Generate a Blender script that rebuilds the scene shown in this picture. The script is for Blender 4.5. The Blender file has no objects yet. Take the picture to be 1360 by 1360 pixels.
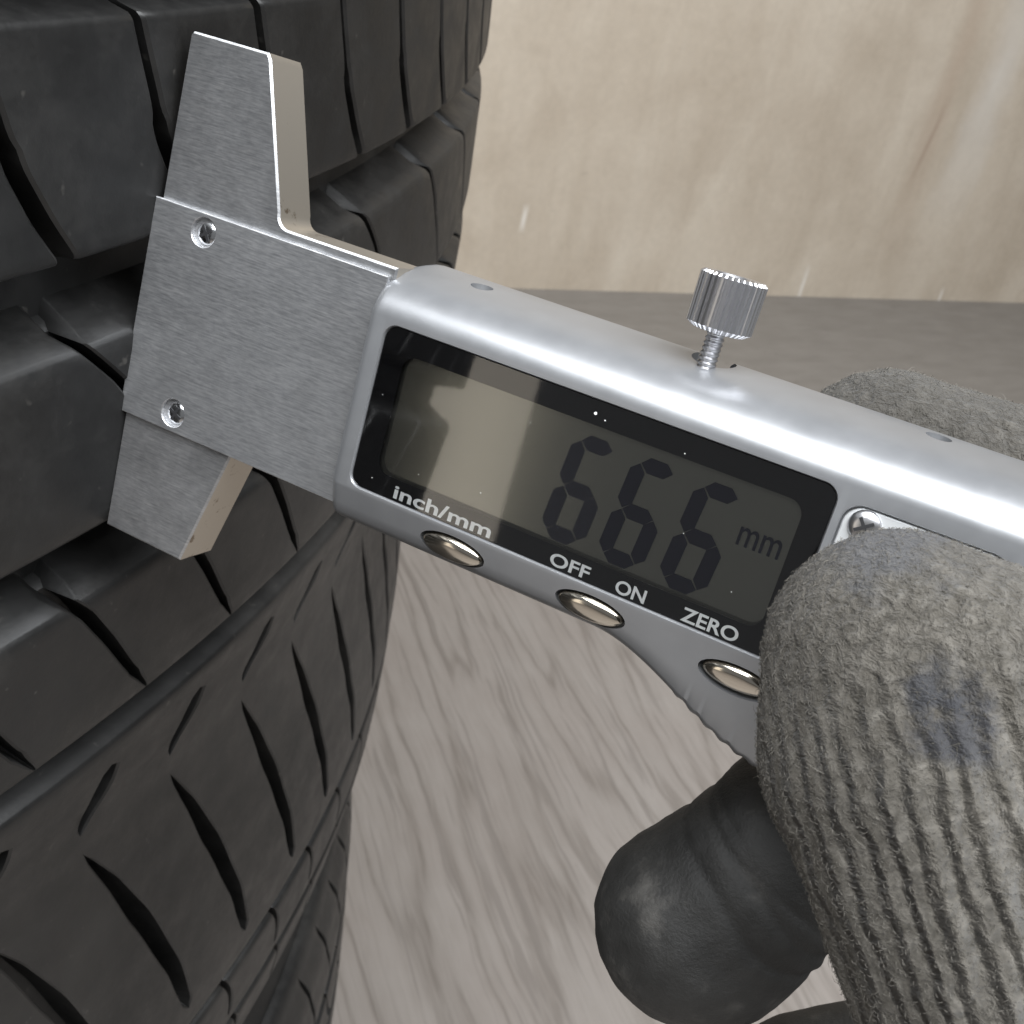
import bpy, bmesh, math, random
from mathutils import Vector, Matrix, noise

U = 0.0007                      # one drawing unit of the gauge in metres
ZF = 764.0                      # height of the tyre's reference plane above the floor (units)
random.seed(7)
sc = bpy.context.scene
col = sc.collection
RAD = math.radians

# ------------------------------------------------------------------ frames
BX = Vector((0.99956, -0.02888, -0.00742)); BY = Vector((0.0, 0.24901, -0.9685)); BZ = Vector((0.02982, 0.96807, 0.2489))
BX.normalize(); BZ = (BZ - BX*BZ.dot(BX)).normalized(); BY = BZ.cross(BX)
C0 = Vector((-518.0417, 0.0, 23.1296))
B3 = Matrix((BX, BY, BZ))                       # gauge frame -> world axes
def W(p):                                       # gauge point (units) -> world metres
    q = B3 @ (Vector(p) - C0); return Vector((q.x, q.y, q.z + ZF)) * U
GM = Matrix.Translation(W((0, 0, 0))) @ B3.to_4x4()

# ------------------------------------------------------------------ camera
cam = bpy.data.cameras.new('camera'); camo = bpy.data.objects.new('camera', cam); col.objects.link(camo)
CR = Matrix(((0.87346, 0.265192, -0.408339), (-0.359413, 0.916946, -0.173302), (0.328466, 0.298134, 0.896229))).transposed()
CPOS = (70.346, 25.4078, 127.7393)
camo.matrix_world = Matrix.Translation(W(CPOS)) @ (B3 @ CR).to_4x4()
cam.sensor_width = 36; cam.sensor_height = 36; cam.lens = 36*1500.9/1360
cam.clip_start = 0.005; cam.clip_end = 50
cam.dof.use_dof = True; cam.dof.focus_distance = 137*U; cam.dof.aperture_fstop = 115
sc.camera = camo

# ------------------------------------------------------------------ light
world = bpy.data.worlds.new('World'); sc.world = world; world.use_nodes = True
bg = world.node_tree.nodes['Background']
bg.inputs[0].default_value = (0.96, 0.98, 1.0, 1); bg.inputs[1].default_value = 0.17
def area(name, loc, target, sx, sy, power, colr):
    l = bpy.data.lights.new(name, 'AREA'); l.shape = 'RECTANGLE'; l.size = sx; l.size_y = sy
    l.energy = power; l.color = colr
    o = bpy.data.objects.new(name, l); col.objects.link(o); o.location = loc
    o.rotation_euler = (Vector(target) - Vector(loc)).to_track_quat('-Z', 'Y').to_euler(); return o
SUBJ = W((20, -10, 0))
# broad skylight of the doorway overhead, to the right and towards the wall
area('door_light', SUBJ + Vector((0.40, -0.35, 1.25)), SUBJ + Vector((0.05, 0.15, 0.0)), 2.2, 1.0, 84, (0.95, 0.975, 1.0))
# added beige lamp for the LCD to reflect, behind left of the viewer
bl = area('lcd_reflection_lamp', SUBJ, SUBJ + Vector((0, 1, 0)), 0.40, 0.62, 1.0, (1.0, 0.90, 0.76))
bl.matrix_world = Matrix.Translation(SUBJ + B3 @ Vector((-0.575, -0.28, 1.0))) @ B3.to_4x4()
sc.view_settings.view_transform = 'Standard'; sc.view_settings.look = 'None'
sc.view_settings.exposure = 0.0; sc.view_settings.gamma = 1.0
sc.cycles.max_bounces = 8; sc.cycles.use_denoising = True

# ------------------------------------------------------------------ material helpers
def mat(name):
    m = bpy.data.materials.new(name); m.use_nodes = True
    n = m.node_tree.nodes; return m, n, m.node_tree.links, n['Principled BSDF']
def node(n, t, **kw):
    x = n.new(t)
    for k, v in kw.items():
        if k.startswith('i_'):
            key = k[2:]; key = int(key) if key.isdigit() else key.replace('_', ' ')
            x.inputs[key].default_value = v
        else: setattr(x, k, v)
    return x
def ramp(n, stops):
    r = n.new('ShaderNodeValToRGB'); e = r.color_ramp.elements
    while len(e) < len(stops): e.new(0.5)
    for s, (p, c) in zip(e, stops):
        s.position = p; s.color = (*c, 1) if len(c) == 3 else c
    return r
def coords(n, l, scale=(1, 1, 1), rot=(0, 0, 0), loc=(0, 0, 0), kind='Object'):
    t = n.new('ShaderNodeTexCoord'); m = n.new('ShaderNodeMapping')
    m.inputs['Scale'].default_value = scale; m.inputs['Rotation'].default_value = rot; m.inputs['Location'].default_value = loc
    l.new(t.outputs[kind], m.inputs['Vector']); return m.outputs['Vector']
def noise_tex(n, l, vec, scale, detail=4, rough=0.55, dist=0):
    x = n.new('ShaderNodeTexNoise'); x.inputs['Scale'].default_value = scale; x.inputs['Detail'].default_value = detail
    x.inputs['Roughness'].default_value = rough; x.inputs['Distortion'].default_value = dist; l.new(vec, x.inputs['Vector']); return x
def math_node(n, l, op, a, b=None):
    x = n.new('ShaderNodeMath'); x.operation = op
    for i, v in enumerate((a, b)):
        if v is None: continue
        if isinstance(v, (int, float)): x.inputs[i].default_value = v
        else: l.new(v, x.inputs[i])
    return x.outputs[0]
def bump(n, l, h, p, strength, dist, normal=None):
    b = n.new('ShaderNodeBump'); b.inputs['Strength'].default_value = strength; b.inputs['Distance'].default_value = dist
    l.new(h, b.inputs['Height'])
    if normal: l.new(normal, b.inputs['Normal'])
    l.new(b.outputs[0], p.inputs['Normal']); return b.outputs[0]
def mixc(n, l, fac, a, b, mode='MIX'):
    x = n.new('ShaderNodeMix'); x.data_type = 'RGBA'; x.blend_type = mode
    for i, v in ((0, fac), (6, a), (7, b)):
        if isinstance(v, (int, float)): x.inputs[i].default_value = v
        elif isinstance(v, tuple): x.inputs[i].default_value = (*v, 1) if len(v) == 3 else v
        else: l.new(v, x.inputs[i])
    return x.outputs[2]
def simple(name, c, metal=0, rough=0.5, **kw):
    m, n, l, p = mat(name); p.inputs['Base Color'].default_value = (*c, 1); p.inputs['Metallic'].default_value = metal
    p.inputs['Roughness'].default_value = rough
    for k, v in kw.items(): p.inputs[k.replace('_', ' ')].default_value = v
    return m
M = {}
def build_materials():
    # tyre rubber: near black, greyer where dust has dried on
    m, n, l, p = mat('tyre_rubber'); v = coords(n, l)
    big = noise_tex(n, l, v, 20, 6, 0.65, 0.3); mid = noise_tex(n, l, v, 160, 6, 0.7); fine = noise_tex(n, l, v, 1500, 3, 0.6); spk = noise_tex(n, l, v, 520, 2, 0.5)
    r = ramp(n, [(0.34, (0.0060, 0.0060, 0.0061)), (0.50, (0.0105, 0.0104, 0.0102)), (0.68, (0.029, 0.0278, 0.0260))]); l.new(math_node(n, l, 'ADD', math_node(n, l, 'MULTIPLY', big.outputs[0], 0.7), math_node(n, l, 'MULTIPLY', mid.outputs[0], 0.3)), r.inputs[0])
    r2 = ramp(n, [(0.70, (0, 0, 0)), (0.78, (1, 1, 1))]); l.new(spk.outputs[0], r2.inputs[0])
    c = mixc(n, l, math_node(n, l, 'MULTIPLY', r2.outputs[0], 0.35), r.outputs[0], (0.10, 0.094, 0.085))
    l.new(c, p.inputs['Base Color'])
    rr = ramp(n, [(0.3, (0.36,)*3), (0.7, (0.56,)*3)]); l.new(mid.outputs[0], rr.inputs[0]); l.new(rr.outputs[0], p.inputs['Roughness'])
    p.inputs['Specular IOR Level'].default_value = 0.5
    h = math_node(n, l, 'ADD', math_node(n, l, 'MULTIPLY', mid.outputs[0], 0.6), math_node(n, l, 'MULTIPLY', fine.outputs[0], 0.4))
    bump(n, l, h, p, 0.35, 0.00014); M['rubber'] = m
    # brushed steel (gauge coordinates)
    def steel(name, ang, base, lo, hi, blot):
        m, n, l, p = mat(name)
        v = coords(n, l, (260, 9000, 900), (0, 0, RAD(ang))); st = noise_tex(n, l, v, 1.0, 3, 0.7)
        v3 = coords(n, l, (900, 5200, 900), (0, 0, RAD(ang+4))); st2 = noise_tex(n, l, v3, 1.0, 2, 0.6)
        v2 = coords(n, l); bl = noise_tex(n, l, v2, 260, 5, 0.65)
        sc_ = noise_tex(n, l, coords(n, l, (900, 9000, 1500), (0, 0, RAD(ang-17))), 1.0, 2, 0.6)
        mixn = math_node(n, l, 'ADD', math_node(n, l, 'MULTIPLY', st.outputs[0], 0.5), math_node(n, l, 'MULTIPLY', st2.outputs[0], 0.5))
        r = ramp(n, [(0.30, tuple(base*x for x in (0.66, 0.67, 0.70))), (0.52, tuple(base*x for x in (0.92, 0.93, 0.95))), (0.72, (base*1.12,)*3)]); l.new(mixn, r.inputs[0])
        rb = ramp(n, [(0.35, (1-blot,)*3), (0.65, (1, 1, 1))]); l.new(bl.outputs[0], rb.inputs[0])
        l.new(mixc(n, l, 1.0, r.outputs[0], rb.outputs[0], 'MULTIPLY'), p.inputs['Base Color'])
        rs = ramp(n, [(0.64, (0, 0, 0)), (0.72, (1, 1, 1))]); l.new(sc_.outputs[0], rs.inputs[0])
        p.inputs['Metallic'].default_value = 0.85; p.inputs['Anisotropic'].default_value = 0.85
        vt = n.new('ShaderNodeVectorTransform'); vt.vector_type = 'VECTOR'; vt.convert_from = 'OBJECT'; vt.convert_to = 'WORLD'
        vt.inputs[0].default_value = (math.cos(RAD(-ang)), math.sin(RAD(-ang)), 0); l.new(vt.outputs[0], p.inputs['Tangent'])
        rr = ramp(n, [(0.35, (lo,)*3), (0.65, (hi,)*3)]); l.new(mixn, rr.inputs[0]); l.new(rr.outputs[0], p.inputs['Roughness'])
        hh = math_node(n, l, 'ADD', mixn, math_node(n, l, 'MULTIPLY', rs.outputs[0], 0.5))
        bump(n, l, hh, p, 0.25, 0.000008); M[name] = m
    steel('brushed_steel', -6, 0.66, 0.40, 0.53, 0.14)
    steel('ground_steel', 12, 0.64, 0.40, 0.53, 0.24)
    # edge of the steel: ground, with spots of rust
    m, n, l, p = mat('edge_steel'); v = coords(n, l); a = noise_tex(n, l, v, 700, 4, 0.7); b = noise_tex(n, l, v, 190, 3, 0.5)
    mk = math_node(n, l, 'MULTIPLY', a.outputs[0], b.outputs[0])
    r = ramp(n, [(0.36, (0, 0, 0)), (0.42, (1, 1, 1))]); l.new(mk, r.inputs[0])
    l.new(mixc(n, l, r.outputs[0], (0.52, 0.475, 0.41), (0.24, 0.19, 0.14)), p.inputs['Base Color'])
    p.inputs['Metallic'].default_value = 0.9; p.inputs['Roughness'].default_value = 0.42
    bump(n, l, a.outputs[0], p, 0.2, 0.00005); M['edge_steel'] = m
    # silver painted plastic
    m, n, l, p = mat('silver_paint'); v = coords(n, l); f = noise_tex(n, l, v, 9000, 2, 0.5); g = noise_tex(n, l, v, 300, 4, 0.6)
    p.inputs['Metallic'].default_value = 0.62
    r = ramp(n, [(0.3, (0.30, 0.307, 0.320)), (0.7, (0.325, 0.332, 0.345))]); l.new(g.outputs[0], r.inputs[0]); l.new(r.outputs[0], p.inputs['Base Color'])
    rr = ramp(n, [(0.3, (0.31,)*3), (0.7, (0.37,)*3)]); l.new(g.outputs[0], rr.inputs[0]); l.new(rr.outputs[0], p.inputs['Roughness'])
    bump(n, l, f.outputs[0], p, 0.12, 0.000005); M['silver'] = m
    M['chrome'] = simple('chrome', (0.72, 0.73, 0.75), 1, 0.16)
    M['zinc'] = simple('zinc', (0.66, 0.66, 0.68), 1, 0.30)
    M['gold_chrome'] = simple('pale_gold_chrome', (0.66, 0.61, 0.53), 1, 0.14)
    M['bright_steel'] = simple('bright_steel', (0.72, 0.735, 0.745), 0.45, 0.38)
    M['dark_hole'] = simple('dark_hole', (0.02, 0.02, 0.022), 0, 0.6)
    M['black_mask'] = simple('black_mask', (0.006, 0.006, 0.007), 0, 0.4, Specular_IOR_Level=0.05)
    M['white_ink'] = simple('white_ink', (0.80, 0.82, 0.82), 0, 0.5)
    # LCD
    m, n, l, p = mat('lcd_backing'); p.inputs['Base Color'].default_value = (0.150, 0.150, 0.130, 1); p.inputs['Metallic'].default_value = 0.80; p.inputs['Roughness'].default_value = 0.15; M['lcd'] = m
    M['segment'] = simple('lcd_segment', (0.004, 0.0042, 0.011), 0, 0.6, Specular_IOR_Level=0.1)
    m, n, l, p = mat('lcd_segment_faint'); t = node(n, 'ShaderNodeBsdfTransparent'); mx = node(n, 'ShaderNodeMixShader', i_0=0.70)
    p.inputs['Base Color'].default_value = (0.008, 0.0085, 0.02, 1); p.inputs['Specular IOR Level'].default_value = 0.1; p.inputs['Roughness'].default_value = 0.6
    l.new(t.outputs[0], mx.inputs[1]); l.new(p.outputs[0], mx.inputs[2]); l.new(mx.outputs[0], n['Material Output'].inputs[0]); M['segment_faint'] = m
    # glass of the window
    m, n, l, p = mat('window_glass'); n.remove(p); fr = node(n, 'ShaderNodeFresnel', i_IOR=1.5); tr = node(n, 'ShaderNodeBsdfTransparent'); gl = node(n, 'ShaderNodeBsdfGlossy', i_Roughness=0.03)
    gl.inputs['Color'].default_value = (1, 1, 1, 1)
    mx = node(n, 'ShaderNodeMixShader'); l.new(fr.outputs[0], mx.inputs[0]); l.new(tr.outputs[0], mx.inputs[1]); l.new(gl.outputs[0], mx.inputs[2])
    l.new(mx.outputs[0], n['Material Output'].inputs[0]); M['glass'] = m
    # knit glove: curly nap at the tip, lengthwise gathers further down the thumb
    m, n, l, p = mat('grey_knit'); v = coords(n, l)
    a = noise_tex(n, l, v, 1000, 4, 0.65, 0.6); b = noise_tex(n, l, v, 110, 4, 0.6); f = noise_tex(n, l, v, 4200, 3, 0.7)
    r = ramp(n, [(0.30, (0.066, 0.060, 0.050)), (0.50, (0.110, 0.101, 0.087)), (0.70, (0.168, 0.156, 0.137))]); l.new(a.outputs[0], r.inputs[0])
    r2 = ramp(n, [(0.35, (0.75,)*3), (0.65, (1.0,)*3)]); l.new(b.outputs[0], r2.inputs[0])
    c = mixc(n, l, 1.0, r.outputs[0], r2.outputs[0], 'MULTIPLY')
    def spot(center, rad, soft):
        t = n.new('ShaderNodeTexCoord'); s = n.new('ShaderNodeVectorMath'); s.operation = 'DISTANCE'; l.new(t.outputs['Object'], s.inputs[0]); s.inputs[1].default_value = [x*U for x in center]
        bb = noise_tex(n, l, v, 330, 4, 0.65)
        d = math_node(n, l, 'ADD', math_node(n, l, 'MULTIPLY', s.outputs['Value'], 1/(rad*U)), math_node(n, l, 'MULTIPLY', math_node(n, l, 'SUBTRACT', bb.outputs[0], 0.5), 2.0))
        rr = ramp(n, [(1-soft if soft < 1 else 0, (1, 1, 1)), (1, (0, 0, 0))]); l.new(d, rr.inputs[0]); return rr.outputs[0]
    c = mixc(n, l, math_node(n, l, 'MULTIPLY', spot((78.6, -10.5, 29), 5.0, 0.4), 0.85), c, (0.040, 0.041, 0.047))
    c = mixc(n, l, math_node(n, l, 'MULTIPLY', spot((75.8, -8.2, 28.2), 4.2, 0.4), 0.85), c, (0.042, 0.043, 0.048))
    c = mixc(n, l, math_node(n, l, 'MULTIPLY', spot((67, -1, 15), 8.0, 0.5), 0.7), c, (0.070, 0.072, 0.080))
    c = mixc(n, l, math_node(n, l, 'MULTIPLY', spot((60, 8, -30), 30, 0.5), 0.55), c, (0.050, 0.047, 0.042))
    l.new(c, p.inputs['Base Color']); p.inputs['Roughness'].default_value = 0.95; p.inputs['Specular IOR Level'].default_value = 0.12
    p.inputs['Sheen Weight'].default_value = 0.12; p.inputs['Sheen Roughness'].default_value = 0.5
    AX = (Vector((95, -38.5, 18.5))-Vector((75.6, -13.6, 13))).normalized(); SD = AX.cross(Vector((0, 0, 1))).normalized()
    def dot(vec, off=0.0):
        x = n.new('ShaderNodeVectorMath'); x.operation = 'DOT_PRODUCT'; l.new(v, x.inputs[0]); x.inputs[1].default_value = [q/U for q in vec]
        return math_node(n, l, 'ADD', x.outputs['Value'], off)
    along = dot(AX, -AX.dot(Vector((75.6, -13.6, 13)))); lat = dot(SD)
    w1 = noise_tex(n, l, coords(n, l, (1, 1, 1)), 170, 2, 0.5); w2 = noise_tex(n, l, v, 600, 2, 0.5)
    ph = math_node(n, l, 'ADD', math_node(n, l, 'MULTIPLY', lat, 2*math.pi/2.35), math_node(n, l, 'ADD', math_node(n, l, 'MULTIPLY', w1.outputs[0], 9.0), math_node(n, l, 'MULTIPLY', w2.outputs[0], 2.2)))
    wave = math_node(n, l, 'ADD', math_node(n, l, 'MULTIPLY', math_node(n, l, 'SINE', ph), 0.5), 0.5)
    fade = n.new('ShaderNodeMapRange'); fade.inputs[1].default_value = -6.0; fade.inputs[2].default_value = 11.0; fade.inputs[3].default_value = 0.10; fade.inputs[4].default_value = 1.0; l.new(along, fade.inputs[0])
    h1 = math_node(n, l, 'MULTIPLY', math_node(n, l, 'MULTIPLY', wave, fade.outputs[0]), 1.55)
    h = math_node(n, l, 'ADD', h1, math_node(n, l, 'ADD', math_node(n, l, 'MULTIPLY', a.outputs[0], 1.3), math_node(n, l, 'MULTIPLY', f.outputs[0], 0.3))); bump(n, l, h, p, 1.0, 0.00068); M['knit'] = m
    M['fuzz'] = simple('knit_fibre', (0.122, 0.113, 0.098), 0, 0.9)
    # rubber coated fingers
    m, n, l, p = mat('coated_knit'); v = coords(n, l); a = noise_tex(n, l, v, 130, 5, 0.65); f = noise_tex(n, l, v, 2600, 4, 0.7)
    r = ramp(n, [(0.35, (0.013, 0.0128, 0.012)), (0.56, (0.024, 0.0235, 0.0222)), (0.72, (0.075, 0.071, 0.065))]); l.new(a.outputs[0], r.inputs[0]); l.new(r.outputs[0], p.inputs['Base Color'])
    p.inputs['Roughness'].default_value = 0.62; bump(n, l, f.outputs[0], p, 0.45, 0.0003); M['coated'] = m
    # floor: wood print vinyl, grain at -43 degrees
    m, n, l, p = mat('wood_print_vinyl')
    v = coords(n, l, (1, 1, 1), (0, 0, RAD(43)))
    wp = noise_tex(n, l, v, 7, 3, 0.55); wv_ = n.new('ShaderNodeVectorMath'); wv_.operation = 'MULTIPLY_ADD'; l.new(wp.outputs['Color'], wv_.inputs[0]); wv_.inputs[1].default_value = (0.0, 0.018, 0.0); l.new(v, wv_.inputs[2]); v = wv_.outputs[0]
    sv = n.new('ShaderNodeMapping'); sv.inputs['Scale'].default_value = (0.75, 8, 1); l.new(v, sv.inputs[0])
    warp = noise_tex(n, l, sv.outputs[0], 1.6, 3, 0.45, 0.25)
    sv2 = n.new('ShaderNodeMapping'); sv2.inputs['Scale'].default_value = (24.0, 330, 1); l.new(v, sv2.inputs[0])
    g1 = noise_tex(n, l, sv2.outputs[0], 1.0, 5, 0.6, 0.8)
    rings = math_node(n, l, 'SINE', math_node(n, l, 'MULTIPLY', warp.outputs[0], 55.0))
    rr = ramp(n, [(0.0, (0, 0, 0)), (0.22, (0.7,)*3), (1.0, (1, 1, 1))]); l.new(math_node(n, l, 'ADD', math_node(n, l, 'MULTIPLY', rings, 0.5), 0.5), rr.inputs[0])
    comb = math_node(n, l, 'ADD', math_node(n, l, 'MULTIPLY', rr.outputs[0], 0.42), math_node(n, l, 'MULTIPLY', g1.outputs[0], 0.75))
    blot = noise_tex(n, l, v, 9, 5, 0.6)
    r = ramp(n, [(0.20, (0.165, 0.145, 0.128)), (0.48, (0.235, 0.212, 0.192)), (0.85, (0.280, 0.255, 0.234))]); l.new(comb, r.inputs[0])
    rb = ramp(n, [(0.35, (0.90, 0.88, 0.87)), (0.65, (1, 1, 1))]); l.new(blot.outputs[0], rb.inputs[0])
    dirt = noise_tex(n, l, coords(n, l), 130, 4, 0.6); rd = ramp(n, [(0.66, (0, 0, 0)), (0.75, (1, 1, 1))]); l.new(dirt.outputs[0], rd.inputs[0])
    c = mixc(n, l, 1.0, r.outputs[0], rb.outputs[0], 'MULTIPLY'); c = mixc(n, l, math_node(n, l, 'MULTIPLY', rd.outputs[0], 0.35), c, (0.17, 0.15, 0.135))
    sv3 = n.new('ShaderNodeMapping'); sv3.inputs['Scale'].default_value = (6, 150, 1); l.new(v, sv3.inputs[0]); fb = noise_tex(n, l, sv3.outputs[0], 1.0, 3, 0.55, 1.2); rfb = ramp(n, [(0.55, (0, 0, 0)), (0.64, (1, 1, 1))]); l.new(fb.outputs[0], rfb.inputs[0])
    c = mixc(n, l, math_node(n, l, 'MULTIPLY', rfb.outputs[0], 0.5), c, (0.150, 0.132, 0.118))
    l.new(c, p.inputs['Base Color']); p.inputs['Roughness'].default_value = 0.55; p.inputs['Specular IOR Level'].default_value = 0.35
    bump(n, l, comb, p, 0.35, 0.0012); M['floor'] = m
    # wall: beige board with faint vertical streaks, a brown run and a few pale scratches (local x along the wall)
    m, n, l, p = mat('beige_board'); v = coords(n, l)
    s = n.new('ShaderNodeMapping'); s.inputs['Scale'].default_value = (9, 9, 2.4); l.new(v, s.inputs[0])
    a = noise_tex(n, l, s.outputs[0], 1.3, 6, 0.62, 0.5); b = noise_tex(n, l, v, 6, 6, 0.65, 0.4); f = noise_tex(n, l, v, 90, 5, 0.65)
    r = ramp(n, [(0.28, (0.50, 0.425, 0.335)), (0.50, (0.555, 0.478, 0.384)), (0.72, (0.60, 0.526, 0.430))]); l.new(a.outputs[0], r.inputs[0])
    rb = ramp(n, [(0.32, (0.86, 0.84, 0.82)), (0.60, (1, 1, 1))]); l.new(b.outputs[0], rb.inputs[0])
    rf = ramp(n, [(0.35, (0.93,)*3), (0.65, (1, 1, 1))]); l.new(f.outputs[0], rf.inputs[0])
    c = mixc(n, l, 1.0, r.outputs[0], rb.outputs[0], 'MULTIPLY'); c = mixc(n, l, 1.0, c, rf.outputs[0], 'MULTIPLY')
    xyz = n.new('ShaderNodeSeparateXYZ'); l.new(v, xyz.inputs[0])
    def line(x0, w, z0, z1, wob, slope=0.0):
        wn = noise_tex(n, l, v, 11, 3, 0.6)
        xx = math_node(n, l, 'ADD', xyz.outputs[0], math_node(n, l, 'MULTIPLY', math_node(n, l, 'SUBTRACT', wn.outputs[0], 0.5), wob))
        xx = math_node(n, l, 'ADD', xx, math_node(n, l, 'MULTIPLY', xyz.outputs[2], slope))
        d = math_node(n, l, 'ABSOLUTE', math_node(n, l, 'SUBTRACT', xx, x0))
        e = math_node(n, l, 'ABSOLUTE', math_node(n, l, 'SUBTRACT', xyz.outputs[2], (z0+z1)/2))
        k = math_node(n, l, 'MAXIMUM', math_node(n, l, 'DIVIDE', d, w), math_node(n, l, 'DIVIDE', e, (z1-z0)/2))
        rr = ramp(n, [(0.0, (1, 1, 1)), (0.5, (0.55,)*3), (1.0, (0, 0, 0))]); l.new(k, rr.inputs[0]); return rr.outputs[0]
    c = mixc(n, l, math_node(n, l, 'MULTIPLY', line(0.630, 0.028, 0.06, 0.70, 0.03), 0.45), c, (0.42, 0.315, 0.235))
    c = mixc(n, l, math_node(n, l, 'MULTIPLY', line(0.60, 0.006, 0.19, 0.34, 0.01, -0.12), 0.55), c, (0.30, 0.21, 0.155))
    c = mixc(n, l, math_node(n, l, 'MULTIPLY', line(0.72, 0.05, 0.12, 0.60, 0.05), 0.5), c, (0.66, 0.63, 0.585))
    for x0, w, z0, z1 in ((0.483, 0.0045, -0.02, 0.062), (0.781, 0.004, -0.01, 0.030), (-0.027, 0.005, 0.085, 0.130)):
        c = mixc(n, l, math_node(n, l, 'MULTIPLY', line(x0, w, z0, z1, 0.004), 0.8), c, (0.78, 0.74, 0.68))
    sp = noise_tex(n, l, coords(n, l, (3.2, 3.2, 8)), 9, 3, 0.5); rs = ramp(n, [(0.70, (0, 0, 0)), (0.76, (1, 1, 1))]); l.new(sp.outputs[0], rs.inputs[0])
    c = mixc(n, l, math_node(n, l, 'MULTIPLY', rs.outputs[0], 0.30), c, (0.36, 0.30, 0.24))
    l.new(c, p.inputs['Base Color']); p.inputs['Roughness'].default_value = 0.7; bump(n, l, b.outputs[0], p, 0.2, 0.003); M['wall'] = m
    # darker smooth strip of floor along the wall
    m, n, l, p = mat('grey_border'); v = coords(n, l, (1, 3.0, 1)); a = noise_tex(n, l, v, 14, 6, 0.65); b = noise_tex(n, l, v, 45, 4, 0.6)
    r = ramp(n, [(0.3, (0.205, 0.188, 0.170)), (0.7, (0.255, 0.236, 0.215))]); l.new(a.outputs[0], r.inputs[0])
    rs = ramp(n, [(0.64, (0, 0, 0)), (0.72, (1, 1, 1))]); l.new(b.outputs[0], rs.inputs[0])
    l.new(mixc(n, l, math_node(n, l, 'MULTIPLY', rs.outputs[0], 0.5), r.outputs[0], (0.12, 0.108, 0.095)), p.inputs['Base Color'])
    p.inputs['Roughness'].default_value = 0.6; bump(n, l, b.outputs[0], p, 0.2, 0.002); M['border'] = m
build_materials()

# ------------------------------------------------------------------ object helpers
def obj(name, me, m=None, parent=None, smooth=None):
    o = bpy.data.objects.new(name, me); col.objects.link(o)
    if m is not None and not me.materials: me.materials.append(M[m] if isinstance(m, str) else m)
    if parent: o.parent = parent
    if smooth is not None:
        for p in me.polygons: p.use_smooth = True
        me.set_sharp_from_angle(angle=RAD(smooth))
    return o
def tag(o, label, cat, group=None, kind=None):
    if label: o['label'] = label
    if cat: o['category'] = cat
    if group: o['group'] = group
    if kind: o['kind'] = kind
def mesh(name, vs, fs, scale=U):
    me = bpy.data.meshes.new(name); me.from_pydata([tuple(c*scale for c in v) for v in vs], [], fs); me.update(); return me
def fix_normals(me):
    bm = bmesh.new(); bm.from_mesh(me); bmesh.ops.recalc_face_normals(bm, faces=bm.faces); bm.to_mesh(me); bm.free()
def rrect(x0, x1, y0, y1, r, seg=6):
    pts = []
    for cx, cy, a0 in ((x1-r, y1-r, 0), (x0+r, y1-r, 90), (x0+r, y0+r, 180), (x1-r, y0+r, 270)):
        for i in range(seg+1):
            t = RAD(a0 + 90*i/seg); pts.append((cx + r*math.cos(t), cy + r*math.sin(t)))
    return pts
def loft(name, rings, cap=True):               # rings: lists of 3D points, same length, closed
    vs = [p for r in rings for p in r]; k = len(rings[0]); fs = []
    for i in range(len(rings)-1):
        for j in range(k):
            fs.append((i*k+j, i*k+(j+1) % k, (i+1)*k+(j+1) % k, (i+1)*k+j))
    if cap: fs.append(tuple(range(k))[::-1]); fs.append(tuple((len(rings)-1)*k+j for j in range(k)))
    me = mesh(name, vs, fs); fix_normals(me); return me
def slab(name, pts, z0, z1, ch=0.0):           # prism of an outline in x,y with chamfered front edge
    if ch:
        cx = sum(p[0] for p in pts)/len(pts); cy = sum(p[1] for p in pts)/len(pts)
        ins = inset(pts, ch)
        return loft(name, [[(x, y, z0) for x, y in pts], [(x, y, z1-ch) for x, y in pts], [(x, y, z1) for x, y in ins]])
    return loft(name, [[(x, y, z0) for x, y in pts], [(x, y, z1) for x, y in pts]])
def inset(pts, d):
    out = []; k = len(pts); A = sum(pts[i][0]*pts[(i+1) % k][1]-pts[(i+1) % k][0]*pts[i][1] for i in range(k)); s = 1 if A > 0 else -1
    for i in range(k):
        p0 = Vector(pts[i-1]); p1 = Vector(pts[i]); p2 = Vector(pts[(i+1) % k]); e1 = (p1-p0); e2 = (p2-p1)
        if e1.length < 1e-9 or e2.length < 1e-9: out.append(tuple(p1)); continue
        e1.normalize(); e2.normalize(); n1 = Vector((-e1.y, e1.x))*s; n2 = Vector((-e2.y, e2.x))*s
        b = n1+n2; b = b / max(b.dot(n1), 0.35); out.append((p1.x+b.x*d, p1.y+b.y*d))
    return out
def rot_pts(pts, f): return [f(p) for p in pts]

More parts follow.
